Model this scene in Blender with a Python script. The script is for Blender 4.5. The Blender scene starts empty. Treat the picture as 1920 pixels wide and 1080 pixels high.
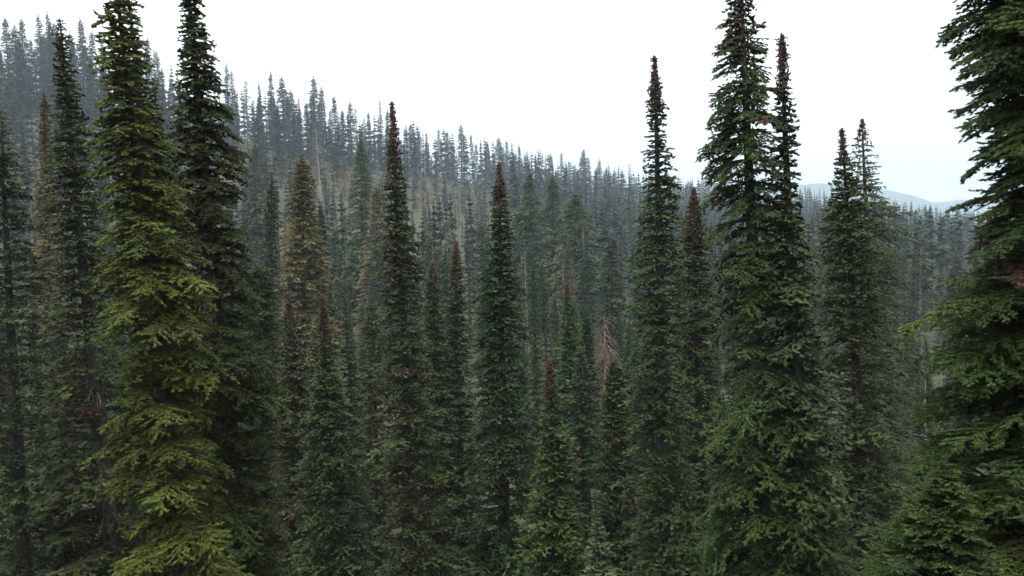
import bpy, math, random
import numpy as np
from mathutils import Matrix, Vector

# ------------------------------------------------------------------ camera, sky, sun, exposure
SC = bpy.context.scene
COL = SC.collection
R = math.radians
FPX = 1507.0                                   # focal length in pixels of a 1920 wide frame
PITCH, ROLL = R(3.0), R(-1.8)
cam = bpy.data.cameras.new('camera')
cam.sensor_width = 36.0
cam.lens = FPX / 1920 * 36.0
cam.clip_start, cam.clip_end = 0.1, 20000
cam_ob = bpy.data.objects.new('camera', cam)
COL.objects.link(cam_ob)
CAMROT = Matrix.Rotation(math.pi / 2 - PITCH, 3, 'X') @ Matrix.Rotation(ROLL, 3, 'Z')
cam_ob.matrix_world = CAMROT.to_4x4()
SC.camera = cam_ob

world = bpy.data.worlds.new('World')
SC.world = world
world.use_nodes = True
wn = world.node_tree.nodes
wl = world.node_tree.links
bg = wn['Background']
sky = wn.new('ShaderNodeTexSky')
sky.sky_type = 'NISHITA'
sky.sun_disc = False
sky.sun_elevation = R(70)
sky.sun_rotation = R(200)
mixw = wn.new('ShaderNodeMix')
mixw.data_type = 'RGBA'
mixw.inputs[0].default_value = 0.95            # an unbroken cloud deck over the blue
mixw.inputs[7].default_value = (6.0, 5.95, 5.9, 1)
wl.new(sky.outputs[0], mixw.inputs[6])
wl.new(mixw.outputs[2], bg.inputs[0])
bg.inputs[1].default_value = 0.1

sun = bpy.data.lights.new('sun', 'SUN')
sun.energy = 1.5
sun.angle = R(40)
sun.color = (1, 0.97, 0.92)
sun_ob = bpy.data.objects.new('sun', sun)
COL.objects.link(sun_ob)
sun_ob.rotation_euler = (R(20), 0, R(-25))

SC.view_settings.view_transform = 'Standard'
SC.view_settings.look = 'None'
SC.view_settings.exposure = 1.5
SC.view_settings.gamma = 1.0
SC.view_settings.use_curve_mapping = False
cy = SC.cycles
cy.max_bounces = 4
cy.diffuse_bounces = 1
cy.glossy_bounces = 1
cy.transmission_bounces = 1
cy.volume_bounces = 1
cy.transparent_max_bounces = 4
cy.use_denoising = True
cy.caustics_reflective = False
cy.caustics_refractive = False


def W(px, py, d):
    """The point at depth d (metres along +Y) seen at pixel (px, py) of the 1920x1080 photograph."""
    v = CAMROT @ Vector(((px - 960) / FPX, -(py - 540) / FPX, -1))
    return v * (d / v.y)


# ------------------------------------------------------------------ materials
def nt(name):
    m = bpy.data.materials.new(name)
    m.use_nodes = True
    return m, m.node_tree.nodes, m.node_tree.links, m.node_tree.nodes['Principled BSDF']


def needle_mat(name, dry=False):
    m, n, l, p = nt(name)
    info = n.new('ShaderNodeObjectInfo')
    at = n.new('ShaderNodeAttribute')
    at.attribute_name = 'tint'
    noise = n.new('ShaderNodeTexNoise')
    noise.inputs['Scale'].default_value = 1.7
    noise.inputs['Detail'].default_value = 3
    tc = n.new('ShaderNodeTexCoord')
    l.new(tc.outputs['Object'], noise.inputs['Vector'])
    add = n.new('ShaderNodeMath'); add.operation = 'ADD'
    l.new(at.outputs['Fac'], add.inputs[0]); l.new(noise.outputs['Fac'], add.inputs[1])
    ramp = n.new('ShaderNodeValToRGB')
    e = ramp.color_ramp.elements
    if dry:
        e[0].position, e[0].color = 0.35, (0.045, 0.028, 0.019, 1)
        e[1].position, e[1].color = 1.0, (0.115, 0.066, 0.042, 1)
        half = n.new('ShaderNodeMath'); half.operation = 'MULTIPLY'; half.inputs[1].default_value = 0.6
        l.new(add.outputs[0], half.inputs[0]); l.new(half.outputs[0], ramp.inputs['Fac'])
        l.new(ramp.outputs['Color'], p.inputs['Base Color'])
    else:
        e[0].position, e[0].color = 0.25, (0.38, 0.50, 0.48, 1)
        e[1].position, e[1].color = 0.80, (1.32, 1.40, 0.86, 1)
        half = n.new('ShaderNodeMath'); half.operation = 'MULTIPLY'; half.inputs[1].default_value = 0.55
        l.new(add.outputs[0], half.inputs[0]); l.new(half.outputs[0], ramp.inputs['Fac'])
        mul = n.new('ShaderNodeMix'); mul.data_type = 'RGBA'; mul.blend_type = 'MULTIPLY'
        mul.inputs[0].default_value = 1.0
        l.new(info.outputs['Color'], mul.inputs[6]); l.new(ramp.outputs['Color'], mul.inputs[7])
        l.new(mul.outputs[2], p.inputs['Base Color'])
    p.inputs['Roughness'].default_value = 0.6
    p.inputs['Specular IOR Level'].default_value = 0.25
    return m


def bark_mat(name, c0, c1, scale=9.0):
    m, n, l, p = nt(name)
    tc = n.new('ShaderNodeTexCoord')
    mp = n.new('ShaderNodeMapping'); mp.inputs['Scale'].default_value = (1, 1, 0.25)
    noise = n.new('ShaderNodeTexNoise')
    noise.inputs['Scale'].default_value = scale
    noise.inputs['Detail'].default_value = 6
    noise.inputs['Roughness'].default_value = 0.7
    l.new(tc.outputs['Object'], mp.inputs[0]); l.new(mp.outputs[0], noise.inputs['Vector'])
    ramp = n.new('ShaderNodeValToRGB')
    e = ramp.color_ramp.elements
    e[0].position, e[0].color = 0.38, (*c0, 1)
    e[1].position, e[1].color = 0.68, (*c1, 1)
    l.new(noise.outputs['Fac'], ramp.inputs[0]); l.new(ramp.outputs[0], p.inputs['Base Color'])
    bump = n.new('ShaderNodeBump'); bump.inputs['Strength'].default_value = 0.8; bump.inputs['Distance'].default_value = 0.03
    l.new(noise.outputs['Fac'], bump.inputs['Height']); l.new(bump.outputs[0], p.inputs['Normal'])
    p.inputs['Roughness'].default_value = 0.9
    return m


M_NEEDLE = needle_mat('needles')
M_DRY = needle_mat('dry_needles', True)
M_BARK = bark_mat('bark', (0.035, 0.030, 0.028), (0.14, 0.125, 0.115))
M_DEAD = bark_mat('weathered_wood', (0.16, 0.14, 0.125), (0.42, 0.38, 0.34))
M_RED = bark_mat('reddish_dead_wood', (0.13, 0.072, 0.062), (0.27, 0.165, 0.145))
M_CONE = bark_mat('cone_scales', (0.075, 0.038, 0.032), (0.18, 0.09, 0.068), 30)
M_LEAF = needle_mat('shrub_leaves')


def mesh_from(name, V, F, mi, tint, mats, smooth=False):
    me = bpy.data.meshes.new(name)
    V = np.asarray(V, np.float32); F = np.asarray(F, np.int32)
    me.vertices.add(len(V)); me.vertices.foreach_set('co', V.ravel())
    me.loops.add(F.size); me.loops.foreach_set('vertex_index', F.ravel())
    me.polygons.add(len(F))
    me.polygons.foreach_set('loop_start', np.arange(0, F.size, 3, dtype=np.int32))
    for m in mats: me.materials.append(m)
    if mi is not None: me.polygons.foreach_set('material_index', np.asarray(mi, np.int32))
    me.polygons.foreach_set('use_smooth', np.full(len(F), smooth))
    a = me.attributes.new('tint', 'FLOAT', 'FACE')
    a.data.foreach_set('value', np.asarray(tint if tint is not None else np.full(len(F), .5), np.float32))
    me.update()
    return me


def link(name, data, parent=None, color=None):
    o = bpy.data.objects.new(name, data)
    COL.objects.link(o)
    if parent is not None: o.parent = parent
    if color is not None: o.color = (*color, 1)
    return o


def tag(o, label=None, cat=None, group=None, kind=None):
    if label: o['label'] = label
    if cat: o['category'] = cat
    if group: o['group'] = group
    if kind: o['kind'] = kind
    return o


# ------------------------------------------------------------------ shape generators
class Geo:
    """Triangles gathered as arrays: vertices, faces, material index, tint."""
    def __init__(s): s.V, s.F, s.M, s.T, s.n = [], [], [], [], 0
    def add(s, V, F, m, t):
        s.V.append(V); s.F.append(F + s.n); s.n += len(V)
        s.M.append(np.full(len(F), m) if np.isscalar(m) else m)
        s.T.append(np.full(len(F), t) if np.isscalar(t) else t)
    def arrays(s):
        return np.concatenate(s.V), np.concatenate(s.F), np.concatenate(s.M), np.concatenate(s.T)
    def count(s): return sum(len(f) for f in s.F)
    def mesh(s, name, mats, smooth=False):
        V, F, M_, T = s.arrays()
        return mesh_from(name, V, F, M_, T, mats, smooth)


def norm(a): return a / (np.linalg.norm(a, axis=-1, keepdims=True) + 1e-9)


def tube(P, rad, sides=3):
    P = np.asarray(P, float); k = len(P)
    rad = np.broadcast_to(np.asarray(rad, float), (k,))
    tan = norm(np.gradient(P, axis=0))
    ref = np.array([0, 0, 1.0]) if abs(tan[0, 2]) < 0.8 else np.array([1.0, 0, 0])
    sd = norm(np.cross(tan, ref)); up = np.cross(sd, tan)
    a = np.arange(sides) * 2 * math.pi / sides
    V = P[:, None] + rad[:, None, None] * (np.cos(a)[None, :, None] * sd[:, None] + np.sin(a)[None, :, None] * up[:, None])
    F = []
    for i in range(k - 1):
        for j in range(sides):
            b, c = i * sides + j, i * sides + (j + 1) % sides
            F += [(b, c, c + sides), (b, c + sides, b + sides)]
    return V.reshape(-1, 3), np.array(F, int)


UPV = np.array([0, 0, 1.0])


def make_branch(rng, L, sp, fr, fl, shape=(0.20, 0.46, 0.06), ratio=0.55, cap=0.5, ang=52, hang=0.28, flat=0.7, shoots=0.75,
                needles=0, s=.03, bare=0.1, wood=4, curl=0.12, club=False):
    """A conifer bough of length L along +X: woody axis, side twigs and shoots as tapering needle-clad fingers."""
    a, b, c = shape
    wob = rng.uniform(-0.1, 0.1)
    def axis(t):
        t = np.asarray(t, float)
        return np.stack([L * t * (1 - 0.08 * t), L * wob * np.sin(t * 2.4), L * (a * t - b * t ** 2 + c * t ** 3)], -1)
    A, B, Rr = [], [], []
    def finger(p, q, r):
        A.append(p); B.append(q); Rr.append(r)
    def twig(p0, d, ln):
        h = hang * rng.uniform(0.3, 1.5); cu = rng.uniform(0, curl)
        f = lambda k: p0 + d * (ln * k) + np.array([0, 0, ln * (-h * k ** 1.6 + cu * k ** 4)])
        n = max(1, int(round(ln / fl)))
        for i in range(n):
            k0, k1 = i / n, min(1.0, (i + 1.3) / n)
            finger(f(k0), f(k1) if i < n - 1 else f(1.0) + d * .1 * fl, fr * rng.uniform(.75, 1.2))
        side = norm(np.cross(d, UPV))
        m = int(ln / fl * 2 * shoots + rng.random())
        for i in range(m):
            k = min(.95, (i + .6) / (m + .4) + rng.normal(0, .04)); p = f(max(.08, k))
            sg = 1 if i % 2 else -1
            an = R(rng.uniform(22, 70))
            dd = norm(d * math.cos(an) + side * sg * math.sin(an) + np.array([0, 0, rng.normal(0.02, .18)]))
            l2 = fl * rng.uniform(.55, 1.15) * (1.1 - .35 * k)
            finger(p, p + dd * l2 + np.array([0, 0, -.12 * l2]), fr * rng.uniform(.65, 1.0))
    n = max(1, int(L * (1 - bare) / fl))
    ks = np.linspace(bare, 1, n + 1)
    for i in range(n): finger(axis(ks[i]), axis(min(1.04, ks[i + 1] + .3 * (ks[1] - ks[0]))), fr * rng.uniform(.8, 1.15))
    ts = np.arange(bare, 0.97, sp / max(L, 1e-6) * 0.5)
    for q, t in enumerate(ts):
        t = min(0.98, max(0, t + rng.uniform(-.25, .25) * sp / L))
        p0 = axis(t); tg = axis(min(1, t + .02)) - axis(max(0, t - .02)); tg /= np.linalg.norm(tg)
        sg = 1 if q % 2 else -1
        side = norm(np.cross(tg, UPV)) * sg
        if rng.random() < .12: continue
        an = R(ang + rng.uniform(-26, 22))
        d = norm(tg * math.cos(an) + side * math.sin(an) + np.array([0, 0, rng.normal(0.02, 0.14)]))
        env = min(1.0, 0.4 + 1.7 * t)
        ln = min(cap, (ratio * L * (1 - t) * env + 0.10 * min(L, 1.2)) * rng.uniform(0.45, 1.35))
        twig(p0, d, max(.5 * fl, ln))
    g = Geo()
    if wood:
        V, F = tube(axis(np.linspace(0, .8, wood)), np.linspace(0.008 + 0.009 * L, 0.005, wood)); g.add(V, F, 1, 0.5)
    A = np.array(A); B = np.array(B); Rr = np.array(Rr)[:, None]
    D = B - A; T = norm(D); k = len(A)
    sd = norm(np.cross(T, UPV) + 1e-6); nr = np.cross(sd, T)
    m = A + D * (rng.uniform(.6, .8, (k, 1)) if club else rng.uniform(.45, .65, (k, 1)))
    pts = [A]
    for ph in (90, 215, 325):
        f = np.radians(ph + rng.uniform(-25, 25, k))[:, None]
        pts.append(m + Rr * rng.uniform(.8, 1.2, (k, 1)) * (np.cos(f) * sd + np.sin(f) * nr * flat))
    pts.append(B)
    V = np.stack(pts, 1).reshape(-1, 3)
    q = np.array([(0, 2, 1), (0, 3, 2), (0, 1, 3), (4, 1, 2), (4, 2, 3), (4, 3, 1)])
    if club:                                                    # blunt end: three sides and a slanted cap
        q = np.array([(0, 2, 1), (0, 3, 2), (0, 1, 3), (1, 2, 3)])
        V.reshape(-1, 5, 3)[:, 1] += D * rng.uniform(.1, .45, (k, 1))
        V.reshape(-1, 5, 3)[:, 2] += D * rng.uniform(-.15, .3, (k, 1))
    F = (np.arange(k)[:, None, None] * 5 + q[None]).reshape(-1, 3)
    g.add(V, F, 0, np.repeat(rng.uniform(-.12, .12, k), len(q)))
    if needles:
        P = np.repeat(A, needles, 0); DD = np.repeat(D, needles, 0); TT = np.repeat(T, needles, 0)
        S = np.repeat(sd, needles, 0); N = np.repeat(nr, needles, 0); r = np.repeat(Rr, needles, 0)
        kk = len(P); u = rng.uniform(.08, 1.0, (kk, 1)); f = rng.uniform(0, 2 * math.pi, (kk, 1))
        rad = np.cos(f) * S + np.sin(f) * N * flat
        w = r * np.minimum(u / .5, (1.02 - u) / .5).clip(.15, 1) * .7
        p = P + DD * u + rad * w
        d = norm(TT * rng.uniform(.5, 1.1, (kk, 1)) + rad)
        tg = norm(np.cross(d, rad) + TT * .6) * (s * .13)
        V = np.stack([p - tg, p + tg, p + d * s * rng.uniform(.7, 1.2, (kk, 1))], 1).reshape(-1, 3)
        g.add(V, np.arange(3 * kk).reshape(-1, 3), 0, rng.uniform(-.15, .15, kk))
    return g.arrays()


LIBS = {}


def library(key, lens, variants, **kw):
    """Bough templates in several lengths, shared by all trees of one level of detail."""
    rng = np.random.default_rng(abs(hash(key)) % 10000 if not isinstance(key, str) else sum(map(ord, key)) * 7)
    LIBS[key] = [(L, [make_branch(rng, L, **kw) for _ in range(variants)]) for L in lens]


def pick(lib, L, rng):
    ls = np.array([x[0] for x in LIBS[lib]])
    i = int(np.argmin(np.abs(np.log(ls / max(L, 0.02)))))
    j = int(rng.integers(len(LIBS[lib][i][1])))
    return i, j, L / ls[i]


def rot(az, pitch, roll):
    return np.array(Matrix.Rotation(az, 3, 'Z') @ Matrix.Rotation(-pitch, 3, 'Y') @ Matrix.Rotation(roll, 3, 'X'))


def smooth_noise(rng, n_az=7, n_h=24):
    g = rng.uniform(0, 1, (n_h, n_az))
    def f(az, t):
        x = (az / (2 * math.pi)) % 1 * n_az; y = t * (n_h - 1)
        i, j = int(x), min(int(y), n_h - 2); fx, fy = x - i, y - j
        A = g[j, i % n_az] * (1 - fx) + g[j, (i + 1) % n_az] * fx
        B = g[j + 1, i % n_az] * (1 - fx) + g[j + 1, (i + 1) % n_az] * fx
        return A * (1 - fy) + B * fy
    return f


def placements(rng, H, prof, foot, whorl, nb, low, ragged, pitch_top, pitch_low, sparse_below, scale_rand=(.82, 1.2),
               gap=0.0, droopy=0.0):
    """Where boughs sit on a trunk of height H: (height, azimuth, length, pitch, roll)."""
    hs, rs = zip(*prof)                                        # distance below the top -> crown radius
    f = smooth_noise(rng, 6, max(4, int(H / 1.1)))
    out = []
    h = 0.12
    az0 = rng.uniform(0, 6.28)
    while h < H - low:
        r = float(np.interp(h, hs, rs))
        n = nb if h < sparse_below else max(2, nb * 0.4)
        n = max(5, n * min(1, 0.5 + r / min(1.2, max(rs))))
        wh = whorl * (0.30 + 0.58 * min(1, h / 7.5) + .38 * min(1, max(0, h - 6) / 7))
        k = int(n + rng.random())
        az0 += rng.uniform(0.5, 2.6)
        tier = rng.uniform(.84, 1.14)
        for q in range(k):
            az = az0 + q * 2 * math.pi / k + rng.normal(0, 0.28)
            v = f(az, min(1, h / H))
            L = r * tier * rng.uniform(*scale_rand) * (1 - ragged + ragged * 2 * v)
            if v < gap and h > 1.2: L *= 0.35
            hh = h + rng.normal(0, wh * 0.12)
            t = min(1, h / 6.0)
            pt = pitch_top * (1 - t) + pitch_low * t + rng.normal(0, 0.13) - droopy * (v - .5)
            out.append((max(.03, hh), az, max(L, .11), pt, rng.normal(0, .16), v))
        h += wh * rng.uniform(.8, 1.2)
    return out


def trunk_path(H, lean, bend, rng):
    """Trunk centre line, foot at the origin: lean is the offset of the top."""
    ph = rng.uniform(0, 6.28); ph2 = rng.uniform(0, 6.28)
    def c(z):
        u = np.asarray(z, float) / H
        k = bend * np.sin(u * math.pi) * u
        return np.stack([lean[0] * u + k * math.cos(ph), lean[1] * u + k * math.sin(ph), np.asarray(z, float) * np.ones_like(u)], -1)
    return c


def crown_geo(lib, rng, H, path, places, dead=0.03, dry_top=None, lod_below=1e9):
    g = Geo()
    tips = []
    for (h, az, L, pt, rl, v) in places:
        lb = lib                                                 # coarser out of view
        if lib in ('hero', 'hero_back', 'spruce'): lb = 'mid' if h > lod_below or (lib == 'hero_back' and math.sin(az) > .45) else 'hero_back' if math.sin(az) > .45 else lib
        i, j, sc = pick(lb, L, rng)
        V, F, M_, T = LIBS[lb][i][1][j]
        Rm = rot(az, pt, rl) * sc
        base = path(H - h)
        V2 = V @ Rm.T + base
        t = 0.25 + 0.55 * rng.random()
        dd = rng.random() < dead or (dry_top is not None and rng.random() < 0.75 * (1 - h / max(dry_top, .01)))
        M2 = np.where((M_ == 0) & dd, 2, M_)
        g.add(V2, F, M2, T + t)
        if h < 6: tips.append((h, base, V2[-1] if len(V2) else base, L, az))
    return g, tips


def trunk_mesh(H, path, r0, rng, mat, sides=9, top_r=0.015, dead_twigs=0):
    z = np.linspace(0, H, max(8, int(H * 1.2)))
    rad = top_r + (r0 - top_r) * (1 - z / H) ** 0.85
    rad[0] *= 1.35
    rad = rad * (1 + rng.normal(0, .03, len(z)))
    V, F = tube(path(z), rad, sides)
    me = mesh_from('trunk', V, F, None, None, [mat], True)
    return me


def stick_geo(rng, H, path, n, zr, ln, thick=.008, droop=.3):
    """Bare dead branches round a trunk."""
    g = Geo()
    for _ in range(n):
        z = rng.uniform(*zr); az = rng.uniform(0, 6.28); L = rng.uniform(*ln)
        d = np.array([math.cos(az), math.sin(az), 0])
        k = np.linspace(0, 1, 5)
        w = rng.normal(0, .05, 3)
        P = path(z) + d * (L * k)[:, None] + np.array([0, 0, -1.0]) * (droop * L * (k ** 1.7))[:, None] + w * (L * k ** 2)[:, None]
        V, F = tube(P, np.linspace(thick, thick * .3, 5)); g.add(V, F, 0, .5)
        for u in (.35, .5, .65, .8):
            if rng.random() < .8:
                i = int(u * 4)
                dd = norm(d + rng.normal(0, .7, 3)); l2 = L * .35 * rng.random()
                Q = np.stack([P[i], P[i] + dd * l2 * .5, P[i] + dd * l2 + np.array([0, 0, -.15 * l2])])
                V, F = tube(Q, [thick * .5, thick * .35, thick * .15]); g.add(V, F, 0, .5)
    return g


def cone_geo(rng, H, path, top, prof, n, size, spread=(.45, 1.08)):
    """Upright seed cones crowded on the topmost boughs."""
    hs, rs = zip(*prof)
    g = Geo()
    oct_ = np.array([(0, 0, 0), (1, 0, .4), (0, 1, .4), (-1, 0, .4), (0, -1, .4), (0, 0, 1)], float)
    OF = np.array([(0, 2, 1), (0, 3, 2), (0, 4, 3), (0, 1, 4), (5, 1, 2), (5, 2, 3), (5, 3, 4), (5, 4, 1)])
    for _ in range(n):
        h = .05 + top * rng.beta(1.1, 1.5)
        r = float(np.interp(h, hs, rs)) * rng.uniform(*spread)
        az = rng.uniform(0, 6.28)
        l = size * rng.uniform(.7, 1.3)
        V = oct_ * np.array([l * .28, l * .28, l]) @ rot(0, rng.normal(0, .35), rng.normal(0, .35)).T
        g.add(V + path(H - h) + np.array([math.cos(az) * r, math.sin(az) * r, -.02]), OF, 0, .5)
    return g


# bough libraries by size on screen
library('near', (0.25, 0.5, 0.85, 1.3), 6, sp=.095, fr=.030, fl=.10, ratio=.62, cap=.5, needles=8, s=.034, wood=6)
library('close', (0.3, 0.6, 1.0, 1.5), 6, sp=.072, fr=.020, fl=.075, ratio=.6, cap=.48, needles=14, s=.026, wood=7, shoots=.9)
library('hero', (0.18, 0.35, 0.6, 0.95, 1.4), 7, sp=.25, fr=.055, fl=.18, ratio=.65, cap=.5, shoots=.6, wood=0, club=True)
library('hero_back', (0.2, 0.38, 0.65, 1.0, 1.5), 6, sp=.28, fr=.062, fl=.23, ratio=.65, cap=.5, shoots=.6, wood=0, club=True)
library('mid', (0.25, 0.5, 0.9, 1.4, 2.0), 6, sp=.34, fr=.085, fl=.30, ratio=.6, cap=.6, shoots=.5, wood=0, club=True)
library('back', (0.35, 0.7, 1.2, 1.9, 2.8), 6, sp=.52, fr=.14, fl=.48, ratio=.6, cap=.8, shoots=.4, wood=0, club=True)
library('spruce', (0.4, 0.8, 1.4, 2.2), 5, sp=.16, fr=.028, fl=.17, ratio=.35, cap=.42, hang=.75, shape=(.18, .75, .42), wood=6)



def fan_branch(rng, L):
    """A far bough: a ragged drooping fan of needles."""
    n = 3
    th = np.linspace(-1, 1, n) * rng.uniform(.45, .75) + rng.normal(0, .12, n)
    ln = L * rng.uniform(.6, 1.05, n) * np.cos(th * .8)
    w = .22 * L + .14
    V, F = [], []
    for i in range(n):
        d = np.array([math.cos(th[i]), math.sin(th[i]), 0]); sd = np.array([-d[1], d[0], 0])
        base = np.array([0, 0, rng.uniform(-.1, .12)])
        mid = base + d * ln[i] * .35
        tip = d * ln[i] + np.array([0, 0, -rng.uniform(.15, .5) * ln[i]])
        V += [mid - sd * w + np.array([0, 0, -w * .9]), mid + sd * w + np.array([0, 0, -w * .6]), tip, base + np.array([0, 0, .12])]
        k = 4 * i
        F += [(k, k + 2, k + 1), (k + 3, k, k + 1)] if i % 2 else [(k, k + 2, k + 1)]
    F = np.array(F)
    return np.array(V), F, np.zeros(len(F), int), np.repeat(rng.uniform(-.1, .1), len(F))


_rf = np.random.default_rng(8)
LIBS['far'] = [(L, [fan_branch(_rf, L) for _ in range(10)]) for L in (.6, 1.0, 1.6, 2.4)]

# ------------------------------------------------------------------ terrain
RIDGE = [(-300, 130, 185), (0, 185, 200), (250, 215, 215), (450, 258, 225), (600, 285, 238), (850, 335, 280), (1000, 365, 320),
         (1200, 405, 390), (1400, 425, 430), (1600, 445, 455), (1800, 475, 480), (2200, 490, 500)]
_rp = [W(a, b, c * 2.1) for a, b, c in RIDGE]
RU = np.array([p.x / p.y for p in _rp]); RD = np.array([p.y for p in _rp]); RZ = np.array([p.z for p in _rp])
NY = [-200, -40, -5, 0, 3, 10, 20, 30, 45, 70, 95]
NZ = [125, 21, -0.6, -1.7, -2.4, -6.2, -11, -15, -19.5, -22, -20]  # unseen slope behind the camera, made steep to block low sky light


def ground(x, y):
    x = np.asarray(x, float); y = np.asarray(y, float)
    u = np.clip(x / np.maximum(y, 1.0), -1.1, 1.1)
    D = np.interp(u, RU, RD); Z = np.interp(u, RU, RZ)
    near = np.interp(y, NY, NZ)
    t = np.clip((y - 95) / (D - 95), 0, 1)
    hill = -20 + (Z + 20) * t ** 1.22
    back = np.maximum(-0.16 * (y - D), -60)
    z = np.where(y < 95, near, hill + np.where(y > D, back, 0))
    bump = .5 * np.sin(x * .13 + 1.3) * np.cos(y * .11) + .35 * np.sin(x * .31) * np.sin(y * .27 + .8)
    return z + bump * np.clip((y - 20) / 60, 0, 1)


def gz(x, y): return float(ground(x, y))


def ground_mat():
    m, n, l, p = nt('forest_floor')
    tc = n.new('ShaderNodeTexCoord')
    n1 = n.new('ShaderNodeTexNoise'); n1.inputs['Scale'].default_value = .08; n1.inputs['Detail'].default_value = 6
    n2 = n.new('ShaderNodeTexNoise'); n2.inputs['Scale'].default_value = 1.3; n2.inputs['Detail'].default_value = 8
    for q in (n1, n2): l.new(tc.outputs['Object'], q.inputs['Vector'])
    r1 = n.new('ShaderNodeValToRGB'); e = r1.color_ramp.elements
    e[0].position, e[0].color = .35, (.035, .042, .018, 1)
    e[1].position, e[1].color = .66, (.078, .068, .038, 1)
    x = r1.color_ramp.elements.new(.52); x.color = (.055, .055, .026, 1)
    r2 = n.new('ShaderNodeValToRGB'); e = r2.color_ramp.elements
    e[0].position, e[0].color = .3, (.5, .5, .5, 1)
    e[1].position, e[1].color = .7, (1.4, 1.4, 1.3, 1)
    mul = n.new('ShaderNodeMix'); mul.data_type = 'RGBA'; mul.blend_type = 'MULTIPLY'; mul.inputs[0].default_value = 1
    l.new(n1.outputs[0], r1.inputs[0]); l.new(n2.outputs[0], r2.inputs[0])
    l.new(r1.outputs[0], mul.inputs[6]); l.new(r2.outputs[0], mul.inputs[7]); l.new(mul.outputs[2], p.inputs['Base Color'])
    b = n.new('ShaderNodeBump'); b.inputs['Distance'].default_value = .3; l.new(n2.outputs[0], b.inputs['Height']); l.new(b.outputs[0], p.inputs['Normal'])
    p.inputs['Roughness'].default_value = .95
    return m


M_GROUND = ground_mat()
xs = np.concatenate([np.linspace(-6000, -420, 20), np.arange(-400, 521, 9.0), np.linspace(560, 6000, 20)])
ys = np.concatenate([np.linspace(-190, -10, 8), np.concatenate([np.arange(0, 120, 6.0), np.arange(120, 1000, 11.0)]), np.linspace(1030, 5400, 24)])
X, Y = np.meshgrid(xs, ys)
Zg = ground(X, Y)
GV = np.stack([X, Y, Zg], -1).reshape(-1, 3)
nx = len(xs)
ii = (np.arange(len(ys) - 1)[:, None] * nx + np.arange(nx - 1)[None]).ravel()
GF = np.concatenate([np.stack([ii, ii + 1, ii + nx + 1], 1), np.stack([ii, ii + nx + 1, ii + nx], 1)])
tag(link('ground', mesh_from('ground', GV, GF, None, None, [M_GROUND], True)), kind='structure')


def hill(name, ridge, depth, back, label_seed, mat):
    """A far wooded mountain flank: a bumpy sheet rising to a ridge drawn at its own distance."""
    rng = np.random.default_rng(label_seed)
    pts = [W(px, py, depth) for px, py in ridge]
    hx = np.array([p.x for p in pts]); hz = np.array([p.z for p in pts])
    xx = np.linspace(hx[0], hx[-1], 160)
    top = np.convolve(np.pad(np.interp(xx, hx, hz), 7, 'edge'), np.ones(15) / 15, 'valid')
    rows = []
    for k, t in enumerate(np.linspace(0, 1, 26)):
        u = t / .6 if t < .6 else 1 - (t - .6) / .4 * .5
        rows.append(np.stack([xx + rng.normal(0, 1, 160), np.full(160, depth - 900 + back * 2 * t), -70 + (top + 70) * u + np.convolve(rng.normal(0, 16, 166), np.ones(7) / 7, 'valid') * min(1, u * 2)], -1))
    V = np.concatenate(rows)
    i = (np.arange(25)[:, None] * 160 + np.arange(159)[None]).ravel()
    F = np.concatenate([np.stack([i, i + 1, i + 161], 1), np.stack([i, i + 161, i + 160], 1)])
    tag(link(name, mesh_from(name, V, F, None, None, [mat], True)), kind='structure')


def hill_mat():
    m, n, l, p = nt('far_wooded_slope')
    tc = n.new('ShaderNodeTexCoord')
    q = n.new('ShaderNodeTexNoise'); q.inputs['Scale'].default_value = .03; q.inputs['Detail'].default_value = 8
    l.new(tc.outputs['Object'], q.inputs['Vector'])
    r = n.new('ShaderNodeValToRGB'); e = r.color_ramp.elements
    e[0].position, e[0].color = .35, (.02, .03, .016, 1); e[1].position, e[1].color = .7, (.07, .075, .04, 1)
    l.new(q.outputs[0], r.inputs[0]); l.new(r.outputs[0], p.inputs['Base Color']); p.inputs['Roughness'].default_value = .95
    return m


M_HILL = hill_mat()
hill('hills', [(300, 600), (900, 420), (1150, 405), (1240, 362), (1300, 350), (1360, 358), (1450, 362), (1530, 352), (1590, 364), (1650, 395), (1720, 415), (1900, 470), (2300, 600)], 4600, 300, 3, M_HILL)
hill('far_hills', [(900, 520), (1300, 400), (1500, 395), (1700, 385), (1850, 375), (2050, 350), (2400, 330), (2900, 420)], 5000, 300, 5, M_HILL)

# ------------------------------------------------------------------ trees with their own trunk and crown
NAMED = []


def base_of(top, foot_px, d):
    """Foot of a trunk whose top is seen at `top` and which passes through foot_px lower down, at depth d."""
    T = W(top[0], top[1], d); Q = W(foot_px[0], foot_px[1], d)
    dx = (Q.x - T.x) / (T.z - Q.z)
    z = gz(T.x, d)
    for _ in range(6):
        x = T.x + dx * (T.z - z); z = gz(x, d) - .15
    return Vector((x, d, z)), T


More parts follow.
